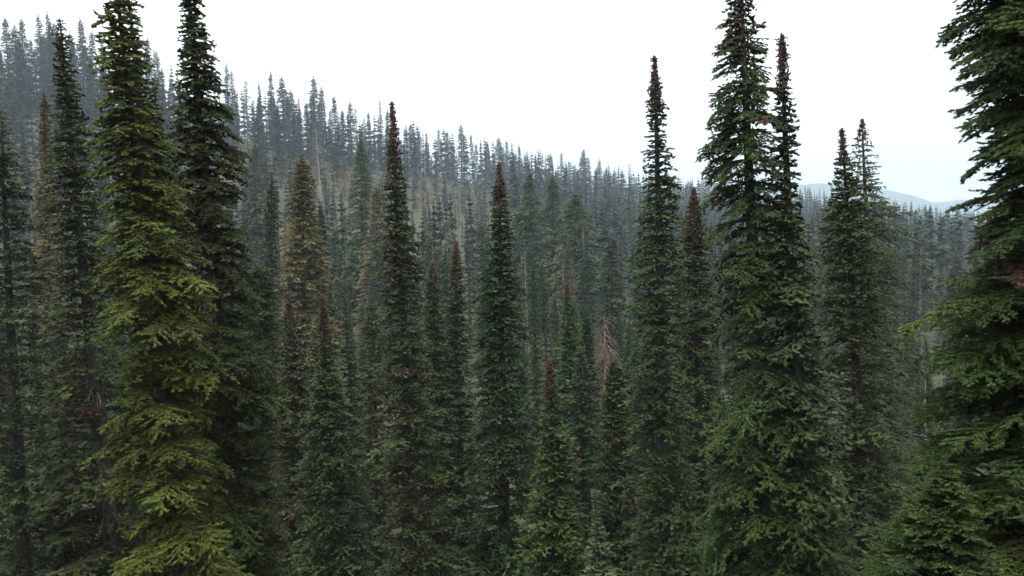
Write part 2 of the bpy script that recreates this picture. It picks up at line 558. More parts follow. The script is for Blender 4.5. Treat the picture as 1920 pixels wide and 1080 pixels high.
def tree(name, label, cat, top, foot, d, prof, color, lib='hero', seed=1, whorl=.36, nb=10, cones=0, cone_n=220, ragged=.25, gap=0.0,
         dead=.002, pitch=(.4, .06), boughs=False, sticks=0, stick_z=(.2, .9), stick_len=(.3, .9), bark=None, low=.8, droopy=0.0, dry_top=None,
         group=None, tr=1.0, stick_mat=None, bend=.12, bare_side=None):
    global TRIS
    rng = np.random.default_rng(seed * 101 + 7)
    B, T = base_of(top, foot, d)
    H = T.z - B.z
    k = d / FPX
    fat = {'spire_fir': .14, 'spruce_tree': .22}.get(name, 0)
    pr = [(0, .02)] + [((py - top[1]) * k, hw * k * (1 + fat * min(1, (py - top[1]) / 260))) for py, hw in prof]
    pr.append((pr[-1][0] + 8, pr[-1][1] * 1.15))
    path = trunk_path(H, (T.x - B.x, 0), bend, rng)
    root = bpy.data.objects.new(name, None); COL.objects.link(root)
    root.location = B; root.empty_display_size = .3
    tag(root, label, cat, group)
    link('trunk', trunk_mesh(H, path, (.05 + H / 75) * tr, rng, bark or M_BARK), root)
    low_cut = (1150 - top[1]) * k
    if lib == 'mid': whorl = max(whorl, .40)
    if lib == 'back': whorl = max(whorl, .72)
    pl = placements(rng, H, pr, None, whorl, nb, low, ragged, pitch[0], pitch[1], low_cut, gap=gap, droopy=droopy)
    if bare_side:                                                # the trunk stands bare on its right below this row
        pl = [q for q in pl if q[0] < (bare_side - top[1]) * k or math.cos(q[1] + .5) < .15 or rng.random() < .38]
    if boughs:
        # the 298 boughs that show largest (towards the viewpoint, within view) are parts, the others one joined crown
        def shows(q):
            face = -math.sin(q[1]) - B.x / d * math.cos(q[1])
            return q[2] * (1.6 + face) * (.1 if top[0] > 1900 and math.cos(q[1]) > .35 else 1) * (1 if q[0] < low_cut + 1 else .05) * (1 if q[0] > -top[1] * k - 1.5 else .05)
        pl = sorted(pl, key=shows, reverse=True)
        for q in pl[:298]:
            bough(root, lib, rng, H, path, q, color, dead + (.14 if cones and q[0] < cones * k else 0))
        rest = pl[298:]
        if rest:
            g, _ = crown_geo('hero', rng, H, path, rest, dead, None, low_cut)
            TRIS += g.count()
            link('crown', g.mesh('crown', [M_NEEDLE, M_BARK, M_DRY]), root, color)
    else:
        g, _ = crown_geo(lib, rng, H, path, pl, dead, (dry_top or cones * .85) * k, low_cut)
        link('crown', g.mesh('crown', [M_NEEDLE, M_BARK, M_DRY]), root, color)
        TRIS += g.count()
    if cones:
        g = cone_geo(rng, H, path, cones * k, pr, int(cone_n * 1.6), max(.08, .0033 * d), (.1, .75) if boughs else (.3, 1.0))
        link('cones', g.mesh('cones', [M_CONE]), root)['kind'] = 'stuff'
    if sticks:
        g = stick_geo(rng, H, path, sticks, (H * stick_z[0], H * stick_z[1]), stick_len, .009)
        link('dead_branches', g.mesh('dead_branches', [stick_mat or M_DEAD]), root)['kind'] = 'stuff'
    NAMED.append((B.x, B.y))
    return root, H, path, rng


TRIS = 0
BM = {}


def bough_mesh(lib, i, j, dry):
    key = (lib, i, j, dry)
    if key not in BM:
        V, F, M_, T = LIBS[lib][i][1][j]
        BM[key] = mesh_from('branch', V, F, M_, T + .5, [M_DRY if dry else M_NEEDLE, M_BARK])
    return BM[key]


def bough(root, lib, rng, H, path, q, color, dead):
    h, az, L, pt, rl, v = q
    i, j, sc = pick(lib, L, rng)
    o = link('branch', bough_mesh(lib, i, j, rng.random() < dead), root)
    t = rng.uniform(.6, 1.3); w = rng.uniform(-.12, .12)
    o.color = (color[0] * t * (1 + w), color[1] * t, color[2] * t * (1 - w), 1)
    Mx = Matrix(rot(az, pt, rl).tolist()).to_4x4() @ Matrix.Scale(sc, 4)
    b = path(H - h)
    Mx.translation = Vector(b.tolist())
    o.matrix_local = Mx
    return o


OLIVE = (.040, .050, .017)
DARK = (.024, .040, .018)
GREEN = (.025, .046, .018)
BRIGHT = (.084, .098, .022)
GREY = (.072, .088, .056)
TAN = (.150, .115, .052)
FRESH = (.046, .075, .024)

# the four closest trees carry every bough as a part
tree('fir_tree', 'tall yellow-green ragged fir with a forked top, brightest tree on the left', 'tree', (213, -70), (345, 1000), 17,
     [(0, 22), (100, 40), (190, 52), (250, 62), (400, 76), (600, 96), (900, 106), (1080, 112)], BRIGHT, 'near', 11, whorl=.34, nb=10, ragged=.5, gap=.26,
     dead=.005, pitch=(.15, -.08), boughs=True, sticks=70, stick_z=(.2, .8), droopy=.15)
tree('fir_tree', 'tall dark olive fir cut by the top edge, right of the yellow-green fir', 'tree', (350, -75), (452, 1000), 20,
     [(0, 20), (100, 34), (180, 44), (270, 58), (400, 64), (600, 80), (900, 102), (1080, 112)], (.046, .058, .020), 'near', 12, whorl=.32, nb=10, ragged=.45, gap=.2,
     dead=.006, pitch=(.1, -.1), boughs=True, sticks=70, stick_z=(.2, .8), droopy=.15)
tree('fir_tree', 'massive ragged fir with straggling bare-tipped top branches, tallest on the right', 'tree', (1388, -80), (1438, 1000), 19,
     [(0, 34), (60, 46), (130, 56), (200, 64), (300, 56), (430, 64), (560, 76), (700, 92), (950, 118), (1080, 128)], (.046, .070, .025), 'near', 13, whorl=.40, nb=10, ragged=.75, gap=.36, cones=330, cone_n=200,
     dead=.006, pitch=(-.1, -.2), boughs=True, sticks=80, stick_z=(.45, .95), stick_len=(.4, 1.0), droopy=.25)
tree('fir_tree', 'closest fir with big drooping boughs, filling the right edge', 'tree', (1985, -420), (2010, 1080), 9.2,
     [(-250, 150), (-60, 225), (60, 232), (130, 236), (210, 222), (290, 165), (330, 190), (400, 206), (490, 206), (570, 245), (640, 238), (700, 215), (800, 232), (950, 290), (1080, 330)],
     (.056, .082, .028), 'close', 14, whorl=.27, nb=11, ragged=.3, gap=.1, dead=.01, pitch=(.05, .02), boughs=True, droopy=.1, tr=.8, low=1.0)

# slender spires and their neighbours: trunk, crown and cones
olive_spire = tree('spire_fir', 'dark olive spire fir left of the yellow-green fir, dead twigs midway', 'tree', (112, 33), (208, 1000), 28,
     [(80, 10), (150, 19), (220, 27), (300, 40), (400, 44), (500, 52), (700, 72), (900, 95)], OLIVE, 'hero', 21, gap=.12, ragged=.3, sticks=120, stick_z=(.10, .46), stick_len=(.4, 1.3), bare_side=610)
tree('spire_fir', 'thin dark spire rising close beside the forked yellow-green fir top', 'tree', (240, -20), (275, 400), 18.2,
     [(50, 9), (100, 14), (160, 19), (230, 30), (400, 38)], OLIVE, 'hero', 22, ragged=.35, whorl=.36)
tree('spire_fir', 'slim spire between the yellow-green fir and its dark neighbour', 'tree', (289, 145), (322, 700), 25,
     [(190, 8), (250, 14), (330, 22), (450, 32), (700, 48)], OLIVE, 'hero', 23, ragged=.3)
tree('spire_fir', 'rusty-tipped dark spire standing against the meadow, centre left', 'tree', (735, 190), (783, 1000), 30,
     [(230, 6), (290, 11), (345, 19), (400, 24), (450, 33), (600, 44), (700, 52), (800, 60), (1000, 74)], (.040, .050, .021), 'hero', 24, cones=165, cone_n=420, gap=.1, ragged=.3, dead=.03)
tree('spire_fir', 'dense dark green fir with short rusty tip, in the middle', 'tree', (936, 305), (946, 1000), 32,
     [(340, 7), (385, 16), (430, 22), (530, 36), (600, 43), (700, 52), (900, 66), (1080, 76)], GREEN, 'hero', 25, cones=85, cone_n=260, ragged=.22)
tree('spire_fir', 'tall maroon-tipped spire against white sky, right of centre', 'tree', (1227, 104), (1243, 1000), 28,
     [(140, 6), (180, 11), (215, 16), (250, 16), (320, 27), (400, 37), (500, 46), (600, 54), (800, 70), (1000, 82)], (.038, .056, .022), 'hero', 26, cones=120, cone_n=420, gap=.1, ragged=.28)
tree('spire_fir', 'thin maroon-tipped spire pressed against the massive ragged fir', 'tree', (1466, 62), (1506, 800), 18.6,
     [(100, 7), (150, 12), (200, 16), (250, 22), (320, 26), (400, 38), (500, 55), (700, 75)], (.036, .050, .022), 'hero', 27, cones=100, cone_n=200, ragged=.4, whorl=.40, pitch=(.2, -.2))
tree('spire_fir', 'dense needle-tipped fir in front of the open-branched spruce', 'tree', (1578, 240), (1618, 1000), 26,
     [(280, 7), (320, 17), (365, 29), (400, 40), (500, 54), (600, 62), (800, 76), (1000, 95)], (.040, .052, .020), 'hero', 28, cones=70, cone_n=160, ragged=.2, nb=8)
tree('spruce_tree', 'open spruce with long arching boughs against the sky, right side', 'tree', (1616, 222), (1662, 1000), 33,
     [(270, 16), (310, 26), (345, 42), (400, 66), (430, 88), (480, 80), (560, 66), (700, 72), (1000, 90)], (.042, .054, .026), 'spruce', 29, whorl=.6, nb=6, cones=60, cone_n=90,
     ragged=.4, pitch=(.25, .0), low=2)
tree('ragged_fir', 'dim thin-crowned fir at the left edge with a bare grey trunk', 'tree', (2, 205), (42, 1000), 28,
     [(260, 14), (300, 30), (500, 58), (700, 76), (1000, 95)], (.040, .056, .024), 'hero', 30, whorl=.5, nb=7, ragged=.45, gap=.2, sticks=40, stick_z=(.1, .6))
tree('spire_fir', 'brown-coned spire half hidden between two larger right-hand firs', 'tree', (1301, 350), (1318, 1000), 36,
     [(380, 9), (430, 20), (500, 30), (560, 38), (700, 48), (1000, 62)], OLIVE, 'hero_back', 31, cones=130, cone_n=380, ragged=.25)
tree('young_fir', 'short fir with a bushy brown tip, low in the centre foreground', 'tree', (1030, 672), (1040, 1060), 24,
     [(700, 9), (745, 15), (800, 26), (850, 38), (950, 52), (1060, 64)], (.046, .062, .020), 'hero', 32, cones=75, cone_n=190, ragged=.15, nb=9)
tree('spire_fir', 'fresh green spire with a tan tip behind the short brown-tipped fir', 'tree', (1063, 530), (1085, 1000), 42,
     [(580, 10), (640, 18), (720, 28), (850, 40), (1000, 52)], FRESH, 'hero_back', 33, cones=50, cone_n=70, ragged=.2)
tree('spire_fir', 'dark narrow fir just left of the dead reddish snag', 'tree', (1098, 575), (1110, 1000), 50,
     [(620, 9), (680, 16), (780, 26), (1000, 42)], DARK, 'mid', 34, ragged=.2)
tree('spire_fir', 'dull yellowish fir directly below the dead reddish snag', 'tree', (1152, 670), (1160, 1000), 38,
     [(700, 16), (740, 27), (850, 38), (1000, 50)], (.050, .062, .022), 'hero_back', 35, ragged=.35)
tree('spire_fir', 'small brick-tipped fir right behind the rusty-tipped spire', 'tree', (810, 490), (826, 1000), 40,
     [(515, 8), (560, 15), (620, 24), (750, 36), (1000, 52)], (.045, .056, .024), 'hero_back', 36, cones=55, cone_n=190, ragged=.25)
tree('spire_fir', 'brick-tipped spire between the rusty-tipped spire and dense middle fir', 'tree', (855, 450), (868, 1000), 41,
     [(480, 7), (530, 14), (600, 20), (700, 28), (850, 40), (1000, 50)], (.042, .052, .024), 'hero_back', 37, cones=80, cone_n=220, ragged=.25)
tree('spire_fir', 'fir with a long pinkish-brown tip, left of centre', 'tree', (604, 552), (618, 1000), 32,
     [(590, 8), (650, 14), (720, 28), (800, 44), (900, 56), (1060, 75)], (.042, .058, .024), 'hero', 38, cones=95, cone_n=240, ragged=.22)
tree('spire_fir', 'dull brown-flecked fir beside the fir with pinkish-brown tip', 'tree', (540, 548), (552, 1000), 38,
     [(600, 10), (660, 20), (740, 34), (850, 42), (1000, 55)], (.050, .054, .024), 'hero_back', 39, cones=60, cone_n=70, ragged=.28, dead=.10)
tree('column_fir', 'narrow dark column fir just left of the golden-tan spruce', 'tree', (509, 322), (514, 800), 58,
     [(360, 8), (420, 13), (500, 16), (700, 22)], (.040, .050, .022), 'mid', 40, ragged=.15, nb=8)
tree('spruce_tree', 'golden-tan cone-laden spruce on the slope, left of centre', 'tree', (566, 288), (575, 800), 66,
     [(310, 12), (340, 20), (400, 28), (480, 40), (560, 48), (700, 58)], (.128, .102, .054), 'mid', 41, ragged=.3, whorl=.45)
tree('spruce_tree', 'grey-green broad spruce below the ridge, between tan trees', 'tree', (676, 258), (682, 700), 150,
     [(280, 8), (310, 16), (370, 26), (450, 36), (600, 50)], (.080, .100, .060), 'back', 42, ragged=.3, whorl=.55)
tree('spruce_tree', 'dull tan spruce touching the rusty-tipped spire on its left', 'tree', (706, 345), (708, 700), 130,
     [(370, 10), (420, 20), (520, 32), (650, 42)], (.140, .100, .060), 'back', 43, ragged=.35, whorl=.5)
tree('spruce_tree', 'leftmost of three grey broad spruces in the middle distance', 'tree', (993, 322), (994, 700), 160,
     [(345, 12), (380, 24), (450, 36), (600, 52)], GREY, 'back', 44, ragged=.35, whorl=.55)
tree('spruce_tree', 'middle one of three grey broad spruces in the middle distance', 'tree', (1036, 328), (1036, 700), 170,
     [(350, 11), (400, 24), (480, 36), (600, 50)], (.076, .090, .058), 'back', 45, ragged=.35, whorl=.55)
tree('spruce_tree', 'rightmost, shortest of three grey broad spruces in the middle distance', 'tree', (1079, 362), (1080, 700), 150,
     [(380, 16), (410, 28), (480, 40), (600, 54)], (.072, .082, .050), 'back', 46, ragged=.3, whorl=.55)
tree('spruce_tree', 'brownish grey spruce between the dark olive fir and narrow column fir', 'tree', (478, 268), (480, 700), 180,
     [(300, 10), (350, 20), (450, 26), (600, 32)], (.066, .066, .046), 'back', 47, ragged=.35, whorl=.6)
tree('broken_fir', 'blunt-topped fir with a bleached dead crest, under the narrow column fir', 'tree', (486, 498), (500, 1000), 46,
     [(510, 18), (540, 30), (620, 38), (800, 46), (1000, 60)], (.042, .056, .024), 'hero_back', 48, ragged=.3, sticks=26, stick_z=(.93, .99), stick_len=(.2, .8))
tree('column_fir', 'dark slim fir at the right flank of the golden-tan spruce', 'tree', (602, 378), (607, 800), 74,
     [(410, 8), (480, 16), (600, 26), (800, 38)], (.036, .048, .024), 'mid', 49, ragged=.25)
tree('column_fir', 'tan thin fir in haze behind the dark olive spire', 'tree', (82, 168), (92, 700), 62,
     [(200, 8), (260, 13), (340, 20), (450, 30), (700, 40)], (.135, .100, .060), 'mid', 50, ragged=.4)
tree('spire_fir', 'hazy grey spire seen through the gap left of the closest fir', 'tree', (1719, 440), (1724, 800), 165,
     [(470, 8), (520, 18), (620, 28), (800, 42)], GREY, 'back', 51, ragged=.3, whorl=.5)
tree('spruce_tree', 'soft grey-green spruce behind the dense needle-tipped fir, lower right', 'tree', (1655, 420), (1668, 1000), 42,
     [(460, 14), (540, 30), (650, 40), (800, 48), (1000, 60)], (.046, .060, .030), 'hero_back', 52, ragged=.45, whorl=.42, nb=6, gap=.2)
tree('column_fir', 'thin pale green fir with a bare grey lower trunk, in the right gap', 'tree', (1722, 700), (1732, 1050), 48,
     [(740, 6), (800, 12), (900, 20), (1050, 30)], (.044, .060, .028), 'mid', 53, ragged=.3, whorl=.4)
tree('seedling_spruce', 'small pale bluish spruce sapling at the bottom centre', 'tree', (1114, 915), (1116, 1080), 19,
     [(960, 7), (1000, 16), (1040, 26), (1080, 36)], (.105, .135, .090), 'near', 54, ragged=.2, whorl=.22, nb=5, pitch=(.55, .35), low=.2)
tree('young_fir', 'low bushy young fir in front of the closest fir, bottom right', 'tree', (1775, 850), (1782, 1080), 8.2,
     [(890, 26), (940, 55), (1000, 85), (1080, 115)], (.052, .076, .026), 'close', 55, ragged=.3, whorl=.22, nb=9, pitch=(.3, .05), low=.3, boughs=True, tr=.5)


def snag(name, label, top, foot, d, mat, n, ln, zr, seed, droop=.5, thick=.02, tr=1.0):
    rng = np.random.default_rng(seed)
    B, T = base_of(top, foot, d); H = T.z - B.z
    path = trunk_path(H, (T.x - B.x, 0), .1, rng)
    root = bpy.data.objects.new(name, None); COL.objects.link(root); root.location = B
    tag(root, label, 'dead tree')
    link('trunk', trunk_mesh(H, path, (.06 + H / 80) * tr, rng, mat, 8, .03), root)
    for k in range(n):
        z = rng.uniform(*zr); g = stick_geo(rng, H, path, 1, (H - z, H - z + .01), (ln[0] + (ln[1] - ln[0]) * min(1, z / 3.5),) * 2, thick, droop)
        link('branch', g.mesh('branch', [mat]), root)
    NAMED.append((B.x, B.y))


snag('dead_snag', 'bare reddish dead tree with drooping limbs, right of centre', (1133, 588), (1136, 760), 56, M_RED, 90, (.5, 1.9), (.2, 5.2), 5, .8, .034, .9)
snag('dead_snag', 'bleached branching dead tree on the slope, behind the golden-tan spruce', (592, 238), (604, 400), 300, M_DEAD, 70, (1., 3.4), (.5, 17), 6, .35, .05)
snag('dead_snag', 'taller of two bare grey poles in the right gap', (1764, 640), (1766, 800), 60, M_DEAD, 12, (.3, .8), (.5, 5), 7, .3, .02, .55)
snag('dead_snag', 'thinner grey pole beside the thin pale green fir in the right gap', (1735, 712), (1737, 860), 56, M_DEAD, 10, (.3, .8), (.5, 5), 8, .3, .02, .5)
snag('dead_snag', 'thin bleached pole against the slope, right of the two brick tips', (868, 432), (872, 600), 190, M_DEAD, 8, (.3, .8), (.5, 5), 9, .2, .02, .6)

# ------------------------------------------------------------------ trees copied from prototypes
def proto(lib, seed, H, prof, whorl, nb, ragged, gap=0, dead=.006, pitch=(.3, -.03), low=.8, tr=1.0):
    rng = np.random.default_rng(seed)
    path = trunk_path(H, (rng.uniform(-.5, .5), rng.uniform(-.5, .5)), .2, rng)
    pl = placements(rng, H, prof, None, whorl, nb, low, ragged, *pitch, 1e9, gap=gap)
    g, _ = crown_geo(lib, rng, H, path, pl, dead)
    z = np.linspace(0, H, 4 if lib == 'far' else 9)
    V, F = tube(path(z), .02 + (H / 80 * tr) * (1 - z / H) ** .85, 3 if lib == 'far' else 5)
    return g, (V, F)


def split_proto(*a, **k):
    g, (V, F) = proto(*a, **k)
    global TRIS; TRIS += g.count()
    return g.mesh('crown', [M_NEEDLE, M_BARK, M_DRY]), mesh_from('trunk', V, F, None, None, [M_BARK], True)


def whole_proto(*a, bark=1, **k):
    g, (V, F) = proto(*a, **k)
    g.add(V, F, 1, .5)
    global TRIS; TRIS += g.count()
    return g.mesh('hillside_fir', [M_NEEDLE, M_DEAD if bark == 2 else M_BARK, M_DRY]), g.arrays()


FILL = [split_proto('mid', 200 + i, 20, [(0, .05), (2, .3), (5, .65), (10, 1.05), (20, 1.5)], .5, 8, .3) for i in range(3)] + \
       [split_proto('mid', 210 + i, 20, [(0, .1), (1.5, .5), (4, 1.0), (9, 1.6), (20, 2.2)], .55, 8, .35, gap=.1) for i in range(3)]
HILLP = [whole_proto('back', 300 + i, 20, [(0, .05), (2, .5), (7, 1.25), (20, 2.2)], .78, 9, .35) for i in range(4)] + \
        [whole_proto('back', 310 + i, 20, [(0, .1), (1.5, .6), (5, 1.5), (20, 2.9)], .85, 9, .4) for i in range(3)] + \
        [whole_proto('back', 320 + i, 20, [(0, .05), (4, .55), (10, 1.0), (20, 1.7)], .75, 7, .5, gap=.25) for i in range(3)] + \
        [whole_proto('back', 330 + i, 20, [(0, .05), (1, .5), (6, .9), (20, 1.4)], 1.1, 6, .7, gap=.4, bark=2, tr=.9) for i in range(2)]
MASSP = [whole_proto('far', 340 + i, 20, [(0, .05), (3, .9), (8, 1.8), (20, 3.0)], 1.95, 6, .35, low=2) for i in range(4)] + \
        [whole_proto('far', 350 + i, 20, [(0, .1), (2, .9), (6, 2.2), (20, 3.7)], 2.0, 6, .4, low=2) for i in range(3)] + \
        [whole_proto('far', 360 + i, 20, [(0, .05), (4, .8), (10, 1.4), (20, 2.3)], 1.8, 6, .5, gap=.3, low=2) for i in range(3)]

rnd = random.Random(77)


def ok(x, y, r):
    return all((x - a) ** 2 + (y - b) ** 2 > r * r for a, b in NAMED)


FILLED = []


def fill_tree(px, py, d, i, color):
    T = W(px, py, d); z = gz(T.x, d) - .1
    H = T.z - z
    root = bpy.data.objects.new('fir_tree', None); COL.objects.link(root)
    root.location = (T.x, d, z)
    root.rotation_euler = (rnd.gauss(0, .012), -.02 + rnd.gauss(0, .012), rnd.uniform(0, 6.28))
    s = H / 20; w = max(.75, min(1.25, s)) * rnd.uniform(.85, 1.1)
    root.scale = (w, w, s)
    FILLED.append((px, py, root))
    cr, tk = FILL[i]
    link('trunk', tk, root); link('crown', cr, root, color)
    NAMED.append((T.x, d))


n = 0
tries = 0
while n < 105 and tries < 6000:
    tries += 1
    d = rnd.uniform(36, 96)
    px = rnd.uniform(-60, 1900)
    T = W(px, 500, d)
    if not ok(T.x, d, 1.9 + d * .018): continue
    zf = gz(T.x, d)
    H = rnd.uniform(12, 21)
    # pixel height of the top
    v = CAMROT.transposed() @ Vector((T.x, d, zf + H))
    tx, ty = 960 + FPX * v.x / -v.z, 540 - FPX * v.y / -v.z
    lim = 470 + (0 if tx < 1500 else 90)
    if ty < lim: ty = lim + rnd.uniform(0, 120)
    if ty > 960: continue
    c = rnd.choice([DARK, GREEN, GREEN, (.036, .054, .026), (.032, .050, .028), (.048, .056, .026)])
    j = rnd.uniform(.8, 1.2)
    fill_tree(tx, ty, d, rnd.randrange(6), tuple(q * j for q in c))
    n += 1

MARKS = [(30, 'dim left-edge fir'), (112, 'dark olive spire fir'), (213, 'yellow-green fir'), (352, 'dark olive fir'),
         (509, 'narrow column fir'), (566, 'golden-tan spruce'), (676, 'grey-green broad spruce'), (735, 'rusty-tipped spire'), (855, 'brick-tipped spire'),
         (936, 'dense middle fir'), (1036, 'grey broad spruces'), (1133, 'reddish dead tree'), (1227, 'maroon-tipped spire'), (1301, 'brown-coned spire'),
         (1388, 'massive ragged fir'), (1463, 'thin maroon-tipped spire'), (1578, 'needle-tipped fir'), (1655, 'open spruce'), (1722, 'right-hand gap'), (1850, 'closest fir')]
ORD = ['first', 'second', 'third', 'fourth', 'fifth', 'sixth', 'seventh', 'eighth', 'ninth', 'tenth', 'eleventh', 'twelfth', 'thirteenth', 'fourteenth', 'fifteenth', 'sixteenth',
       'seventeenth', 'eighteenth', 'nineteenth', 'twentieth', 'twenty-first', 'twenty-second', 'twenty-third', 'twenty-fourth', 'twenty-fifth']


def mark(px): return min(MARKS, key=lambda m: abs(m[0] - px))[1]


def label_rows(rows, text, cat, group):
    """Each tree named by the landmark it stands nearest to and by its order there from left to right."""
    by = {}
    for px, o in rows: by.setdefault(mark(px), []).append((px, o))
    for m, lst in by.items():
        lst.sort(key=lambda q: q[0])
        for i, (px, o) in enumerate(lst):
            pos = '' if len(lst) == 1 else (', leftmost there' if i == 0 else ', rightmost there' if i == len(lst) - 1 else ', %s from left there' % ORD[i])
            tag(o, text % m + pos, cat, group)


label_rows([(px, o) for px, py, o in FILLED], 'dim fir in the shade behind the %s', 'tree', 'dim firs filling the valley')

# skyline firs one by one
SKY = [(8, 30), (22, 45), (36, 32), (56, 70), (75, 26), (90, 20), (100, 42), (128, 60), (150, 28), (165, 55), (186, 60), (275, 68), (262, 95), (303, 128),
       (320, 140), (424, 116), (440, 168), (459, 148), (474, 185), (487, 150), (502, 130), (526, 144), (548, 166), (572, 190), (587, 140), (602, 160), (626, 178), (618, 205),
       (638, 205), (656, 190), (669, 200), (690, 208), (711, 184), (752, 262), (772, 232), (786, 240), (800, 246), (820, 240), (838, 244), (862, 230), (846, 262), (884, 250),
       (893, 268), (912, 262), (932, 258), (950, 262), (962, 285), (975, 272), (986, 290), (1006, 300), (1028, 286), (1052, 284), (1066, 300), (1090, 278), (1104, 292), (1122, 296),
       (1135, 312), (1152, 320), (1178, 305), (1192, 330), (1264, 340), (1290, 345), (1320, 332), (1340, 345), (1420, 340), (1440, 350), (1500, 352), (1512, 365), (1535, 362), (1548, 372)]
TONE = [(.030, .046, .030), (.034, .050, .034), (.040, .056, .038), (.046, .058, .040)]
HN = 0


def hill_tree(x, y, H, i, color, label, group, wide=1.0):
    global HN
    o = link('hillside_fir', HILLP[i][0], None, color)
    o.location = (x, y, gz(x, y) - .2)
    o.rotation_euler = (rnd.gauss(0, .012), -.015 + rnd.gauss(0, .012), rnd.uniform(0, 6.28))
    s = H / 20
    w = wide * rnd.uniform(.85, 1.25) * (s ** .8)
    o.scale = (w, w, s)
    if label: tag(o, label, 'tree', group)
    HN += 1
    return o


SKYLINE = []
for (px, py) in SKY:
    for q in range(rnd.choice((2, 2, 3))):
        qx, qy = (px, py) if q == 0 else (px + rnd.uniform(-17, 17), py + rnd.uniform(12, 60))
        u0 = W(qx, 300, 100); u = u0.x / u0.y
        d = float(np.interp(u, RU, RD)) + rnd.uniform(-34, 8)
        T = W(qx, qy, d)
        H = T.z - gz(T.x, d)
        if H < 6: continue
        i = rnd.choice([0, 1, 2, 3, 0, 1, 2, 3, 7, 8, 9, 4, 5, 10])
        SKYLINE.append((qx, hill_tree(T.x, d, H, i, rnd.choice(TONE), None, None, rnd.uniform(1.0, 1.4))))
        NAMED.append((T.x, d))

label_rows(SKYLINE, 'hazy blue ridge fir above the %s', 'tree', 'firs along the ridge skyline')

MEADOW = [(440, 290, 40, 14), (618, 335, 58, 30), (800, 366, 100, 26), (925, 388, 35, 16)]
far = Geo()
far_lib = {}
rest_n = 0
cand = []
for _ in range(26000):
    d = 98 + 900 * rnd.random()
    u = rnd.uniform(-.72, .72)
    D = float(np.interp(u, RU, RD))
    if d > D + 28: continue
    x = u * d
    cand.append((d, x, D))
cand.sort()
kept = {}
def grid_ok(x, y, r):
    ci, cj = int(x // 14), int(y // 14)
    for i in range(ci - 1, ci + 2):
        for j in range(cj - 1, cj + 2):
            for (a, b) in kept.get((i, j), ()):
                if (a - x) ** 2 + (b - y) ** 2 < r * r: return False
    return True
pool = []
rnd.shuffle(cand)
for d, x, D in cand:
    if not grid_ok(x, d, 5.5 + .0056 * d): continue
    v = CAMROT.transposed() @ Vector((x, d, gz(x, d)))
    px, py = 960 + FPX * v.x / -v.z, 540 - FPX * v.y / -v.z
    if px < -60 or px > 1960: continue
    if d < 110 and not ok(x, d, 4): continue
    if any(abs(px - a) < w and abs(py - b) < h for a, b, w, h in MEADOW) and rnd.random() < .88: continue
    kept.setdefault((int(x // 14), int(d // 14)), []).append((x, d))
    pool.append((d, x, D, px, py))
pool.sort()
SLOPE = []
for d, x, D, px, py in pool:
    up = py < 560
    H = rnd.uniform(13, 26) * (.85 + .55 * (d - 98) / 350)
    # below the clearing the trees are lower so that it shows
    if any(abs(px - a) < w * 1.1 and 0 < py - b < 150 for a, b, w, h in MEADOW): H *= rnd.uniform(.35, .6)
    i = rnd.choice([0, 1, 2, 3, 4, 5, 6, 0, 1, 2, 3, 7, 8, 9, 10, 11])
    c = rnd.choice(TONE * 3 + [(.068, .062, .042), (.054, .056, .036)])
    if HN < 298:
        SLOPE.append((px, hill_tree(x, d, H, i, c, None, None, 1.1)))
    else:
        V, F, M_, T = MASSP[i % len(MASSP)][1]
        a = rnd.uniform(0, 6.28); s = H / 20; w = 1.12 * rnd.uniform(.85, 1.2) * s ** .8
        Rz = np.array([[math.cos(a), -math.sin(a), 0], [math.sin(a), math.cos(a), 0], [0, 0, 1]]) * np.array([w, w, s])[:, None]
        far.add((V @ Rz.T + np.array([x, d, gz(x, d) - .2])).astype(np.float32), F, M_, T)
        rest_n += 1
for _ in range(90):  # forest continued out of view at both sides, added to block low light
    d = rnd.uniform(-6, 70); sx = rnd.choice((-1, 1)); x = sx * (max(d, 0) * .74 + rnd.uniform(7, 30))
    V, F, M_, T = MASSP[rnd.randrange(7)][1]
    far.add((V + np.array([x, d, gz(x, d) - .2])).astype(np.float32), F, M_, T)
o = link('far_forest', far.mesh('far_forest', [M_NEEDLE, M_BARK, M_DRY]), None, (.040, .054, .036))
tag(o, 'hazy mass of firs covering the upper slope and ridge', 'forest', kind='stuff')
label_rows(SLOPE, 'hazy grey-green slope fir behind the %s', 'tree', 'firs low on the far slope')

# ------------------------------------------------------------------ autumn shrubs and undergrowth
def bush_geo(rng, r, h, n, leaf):
    g = Geo()
    az = rng.uniform(0, 6.28, n); rr = r * rng.random(n) ** .5; zz = h * rng.random(n) ** .7 * np.sqrt(np.maximum(.05, 1 - (rr / r) ** 2))
    lob = 1 + .25 * np.sin(az * 3 + rng.uniform(0, 6)) + .15 * np.sin(az * 5)
    P = np.stack([rr * np.cos(az) * lob, rr * np.sin(az) * lob, zz], -1)
    A = norm(rng.normal(0, 1, (n, 3))) * leaf; B = norm(rng.normal(0, 1, (n, 3))) * leaf
    V = np.stack([P, P + A, P + B], 1).reshape(-1, 3)
    g.add(V, np.arange(3 * n).reshape(-1, 3), 0, rng.uniform(.1, .9, n))
    return g


